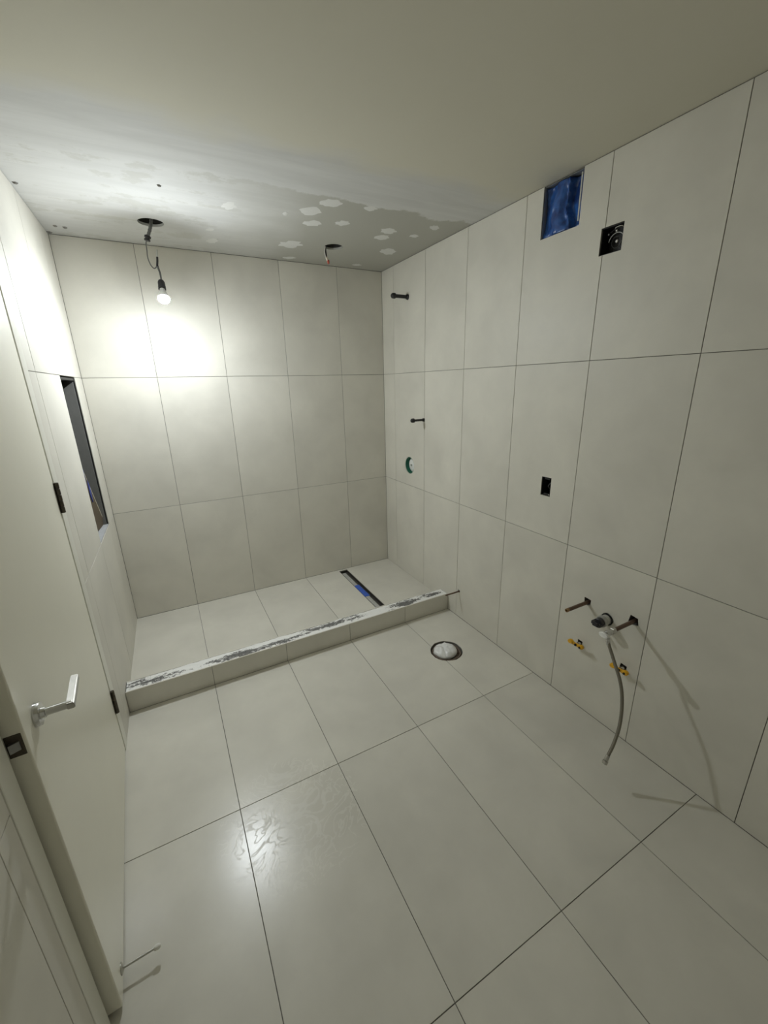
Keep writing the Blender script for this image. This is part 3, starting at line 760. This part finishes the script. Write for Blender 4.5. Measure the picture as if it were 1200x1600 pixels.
for sy in (-1, 1):
    box('cap_wing', -0.088, -0.060, y + sy * 0.019 - 0.006, y + sy * 0.019 + 0.006, z - 0.007, z + 0.009, M_BLACKPLASTIC, o, 0.002)

y, z = PIPES['c']
o = thing('supply_valve', (0, y, z), 'chrome angle stop valve on a copper pipe feeding the hose', 'valve')
lathe('pipe', (0.05, y, z), (-1, 0, 0), [(0.0095, 0), (0.0095, 0.05 + 0.160)], M_COPPER, o, 16)
lathe('compression_nut', (-0.143, y, z), (-1, 0, 0), [(0.012, 0), (0.0155, 0.002), (0.0155, 0.018), (0.0125, 0.020)], M_STEEL, o, 6, smooth=0.2)
lathe('valve_body', (-0.160, y, z), (-1, 0, 0), [(0.0115, 0), (0.0115, 0.018), (0.0135, 0.022), (0.0135, 0.040), (0.010, 0.044), (0.006, 0.045), (0.006, 0.054)], M_CHROME, o, 18)
lathe('outlet', (-0.192, y, z - 0.008), (0, -0.25, -1), [(0.0085, 0), (0.0085, 0.016), (0.0105, 0.017), (0.0105, 0.032), (0.008, 0.033)], M_CHROME, o, 12)
hv, hf = lathe_geo((0, 0, 0), (-1, 0, 0), [(0.010, 0), (0.014, 0.002), (0.015, 0.007), (0.013, 0.012), (0.006, 0.014)], 24)
mesh('oval_handle', [(-0.212 + q[0], y + q[1] * 1.5, z + q[2] * 0.85) for q in hv], hf, M_WHITEPLASTIC, o, None, 0.6)
hs = thing('braided_hose', (-0.192, y - 0.012, z - 0.046), 'braided steel supply hose hanging from the angle stop valve', 'hose')
hp = [(-0.1925, -2.434, 0.618), (-0.194, -2.445, 0.598), (-0.197, -2.476, 0.545), (-0.203, -2.520, 0.470), (-0.213, -2.548, 0.390), (-0.232, -2.566, 0.290), (-0.262, -2.572, 0.205), (-0.296, -2.571, 0.137)]
tube('braid', hp, 0.0072, M_HOSE, hs, 14, 10)
lathe('upper_ferrule', (-0.1922, -2.4325, 0.6205), (-0.02, -0.35, -1), [(0.0085, 0), (0.0088, 0.018), (0.0078, 0.019)], M_STEEL, hs, 14)
e1 = Vector((-0.290, -2.5712, 0.148)); dd = Vector((-0.034, 0.0, -0.068)).normalized()
lathe('lower_ferrule', e1, dd, [(0.0082, 0), (0.0088, 0.002), (0.0088, 0.024), (0.008, 0.025)], M_STEEL, hs, 14)
lathe('swivel_nut', e1 + dd * 0.026, dd, [(0.010, 0), (0.0125, 0.001), (0.0125, 0.014), (0.010, 0.016), (0.007, 0.016), (0.007, 0.008)], M_STEEL, hs, 6, smooth=0.2)

def yellow(key, label):
    y, z = PIPES[key]
    o = thing('ball_valve', (0, y, z), label, 'valve', 'yellow handled ball valves')
    lathe('valve_body', (0.05, y, z), (-1, 0, 0), [(0.0095, 0), (0.0095, 0.066), (0.007, 0.068)], M_BRONZE, o, 14)
    lathe('stem', (-0.012, y - 0.006, z + 0.006), (-1, 0, 0), [(0.007, 0), (0.007, 0.014), (0.0045, 0.015), (0.0045, 0.034)], M_CHROME, o, 12)
    cy, cz, x = y - 0.006, z + 0.009, -0.040
    n = 26; pts = []
    for k in range(40):                                     # butterfly outline: two lobes and a waist
        t = 2 * math.pi * k / 40
        yy = 0.044 * math.cos(t); w = 0.0135 * (0.50 + 0.62 * abs(math.cos(t)) ** 1.5) * math.sin(t)
        pts.append((cy + yy, cz + w * 1.15 + 0.0045 * math.cos(t) ** 2))
    v, f = prism(pts, 0, x - 0.005, x + 0.0005)
    h = mesh('butterfly_handle', v, f, M_YELLOW, o, None, 0.7)
    for sgn in (-1, 1):                                     # the lobes bend outwards
        yc = cy + sgn * 0.031
        v, f = lathe_geo((x + 0.004, yc, cz + 0.004), (-1, 0, 0), [(0.0125, 0), (0.0140, 0.003), (0.0140, 0.015), (0.0115, 0.0185)], 20)
        mesh('grip_lobe', [(q[0], yc + (q[1] - yc) * 1.05, cz + 0.004 + (q[2] - cz - 0.004) * 0.78) for q in v], f, M_YELLOW, h, None, 0.7)
    lathe('handle_nut', (x - 0.0048, cy, cz), (-1, 0, 0), [(0.0068, 0), (0.0068, 0.006), (0.004, 0.007)], M_BLACK, o, 6, smooth=0.2)
    lathe('grip_dimple', (x - 0.0140, cy - 0.031, cz + 0.004), (-1, 0, 0), [(0.0055, 0), (0.0055, 0.0052), (0.003, 0.0054)], M_BLACK, o, 10)
yellow('y1', 'yellow handled ball valve under the open copper pipe, farther one')
yellow('y2', 'yellow handled ball valve behind the braided hose, nearer one')

# ------------------------------------------------------------------ wall niche in the left wall
ni = thing('wall_niche', lw(-0.05, (NICHE[0] + NICHE[1]) / 2, NICHE[2]), 'tall unfinished recess in the tiled left wall', 'niche')
def lmesh_box(name, x0, x1, y0, y1, z0, z1, mat, parent):
    return mesh(name, [lw(*p) for p in boxv(x0, x1, y0, y1, z0, z1)], BOXF, mat, parent)
ND = -0.100
lmesh_box('edge_gap_shade', ND, -0.0045, NICHE[1] - 0.0035, NICHE[1] - 0.0005, NICHE[2] + 0.001, NICHE[3] - 0.001, M_BLACK, ni)  # black strip painted in as the shade between tile and board
v = [lw(x, y, z) for x, z in ((ND, NICHE[2] + 0.001), (-0.012, NICHE[2] + 0.001), (-0.012, NICHE[3] - 0.022), (ND, NICHE[3] - 0.085)) for y in (NICHE[1] - 0.0120, NICHE[1] - 0.0036)]
mesh('side_board', v, [(0, 2, 4, 6), (1, 3, 5, 7), (0, 1, 3, 2), (2, 3, 5, 4), (4, 5, 7, 6), (6, 7, 1, 0)], M_BOARD, ni)
lmesh_box('side_board', ND, -0.018, NICHE[0] + 0.0005, NICHE[0] + 0.0115, NICHE[2], NICHE[3] - 0.001, M_BOARD, ni)
lmesh_box('top_board', ND, -0.006, NICHE[0] + 0.012, NICHE[1] - 0.012, NICHE[3] - 0.014, NICHE[3] - 0.002, M_BLACK, ni)  # coloured black to stand for the dark void above the side board
lmesh_box('back_board', ND - 0.008, ND, NICHE[0] + 0.0005, NICHE[1] - 0.0005, NICHE[2], NICHE[3] - 0.001, M_BOARD, ni)
lmesh_box('sill_board', ND, -0.0045, NICHE[0] + 0.0005, NICHE[1] - 0.0005, NICHE[2] - 0.003, NICHE[2] + 0.001, simple('dusty_sill', (0.42, 0.43, 0.44), 0.85, vary=0.2, scale=60), ni)
# a sawn board leaning in the niche, blue tape round it
bo = thing('board_offcut', lw(-0.05, -0.45, NICHE[2] + 0.002), 'brown triangular board offcut leaning inside the wall niche', 'board')
def tri_board(name, pts, mat, parent, t):
    v = [lw(*p) for p in pts]; v += [lw(p[0] - t, p[1], p[2]) for p in pts]; n = len(pts)
    return mesh(name, v, [tuple(range(n)), tuple(range(n, 2 * n))] + [(i, (i + 1) % n, n + (i + 1) % n, n + i) for i in range(n)], mat, parent)
B0, B1, B2, B3 = (-0.060, -0.640, 0.912), (-0.030, -0.262, 0.912), (-0.026, -0.262, 0.960), (-0.030, -0.640, 1.520)
tri_board('board_face', [B0, B1, B2, B3], M_WOOD, bo, 0.012)
def lerp(a, b, t): return tuple(p + (q - p) * t for p, q in zip(a, b))
up = (0.0005, 0, 0.0)
tri_board('sawn_edge', [tuple(a + b for a, b in zip(q, (0.0008, 0, d))) for q, d in ((B3, 0.001), (B2, 0.001), (B2, 0.014), (B3, 0.014))], M_WOODEDGE, bo, 0.0135)
for t0, t1 in ((0.33, 0.40), (0.50, 0.585)):
    a, b = lerp(B3, B2, t0), lerp(B3, B2, t1)
    tri_board('blue_tape', [(a[0] + 0.0015, a[1], a[2] + 0.012), (b[0] + 0.0015, b[1], b[2] + 0.012), (b[0] + 0.0005, b[1], b[2] - 0.09), (a[0] + 0.0005, a[1], a[2] - 0.08)], M_BLUETAPE, bo, 0.0155)
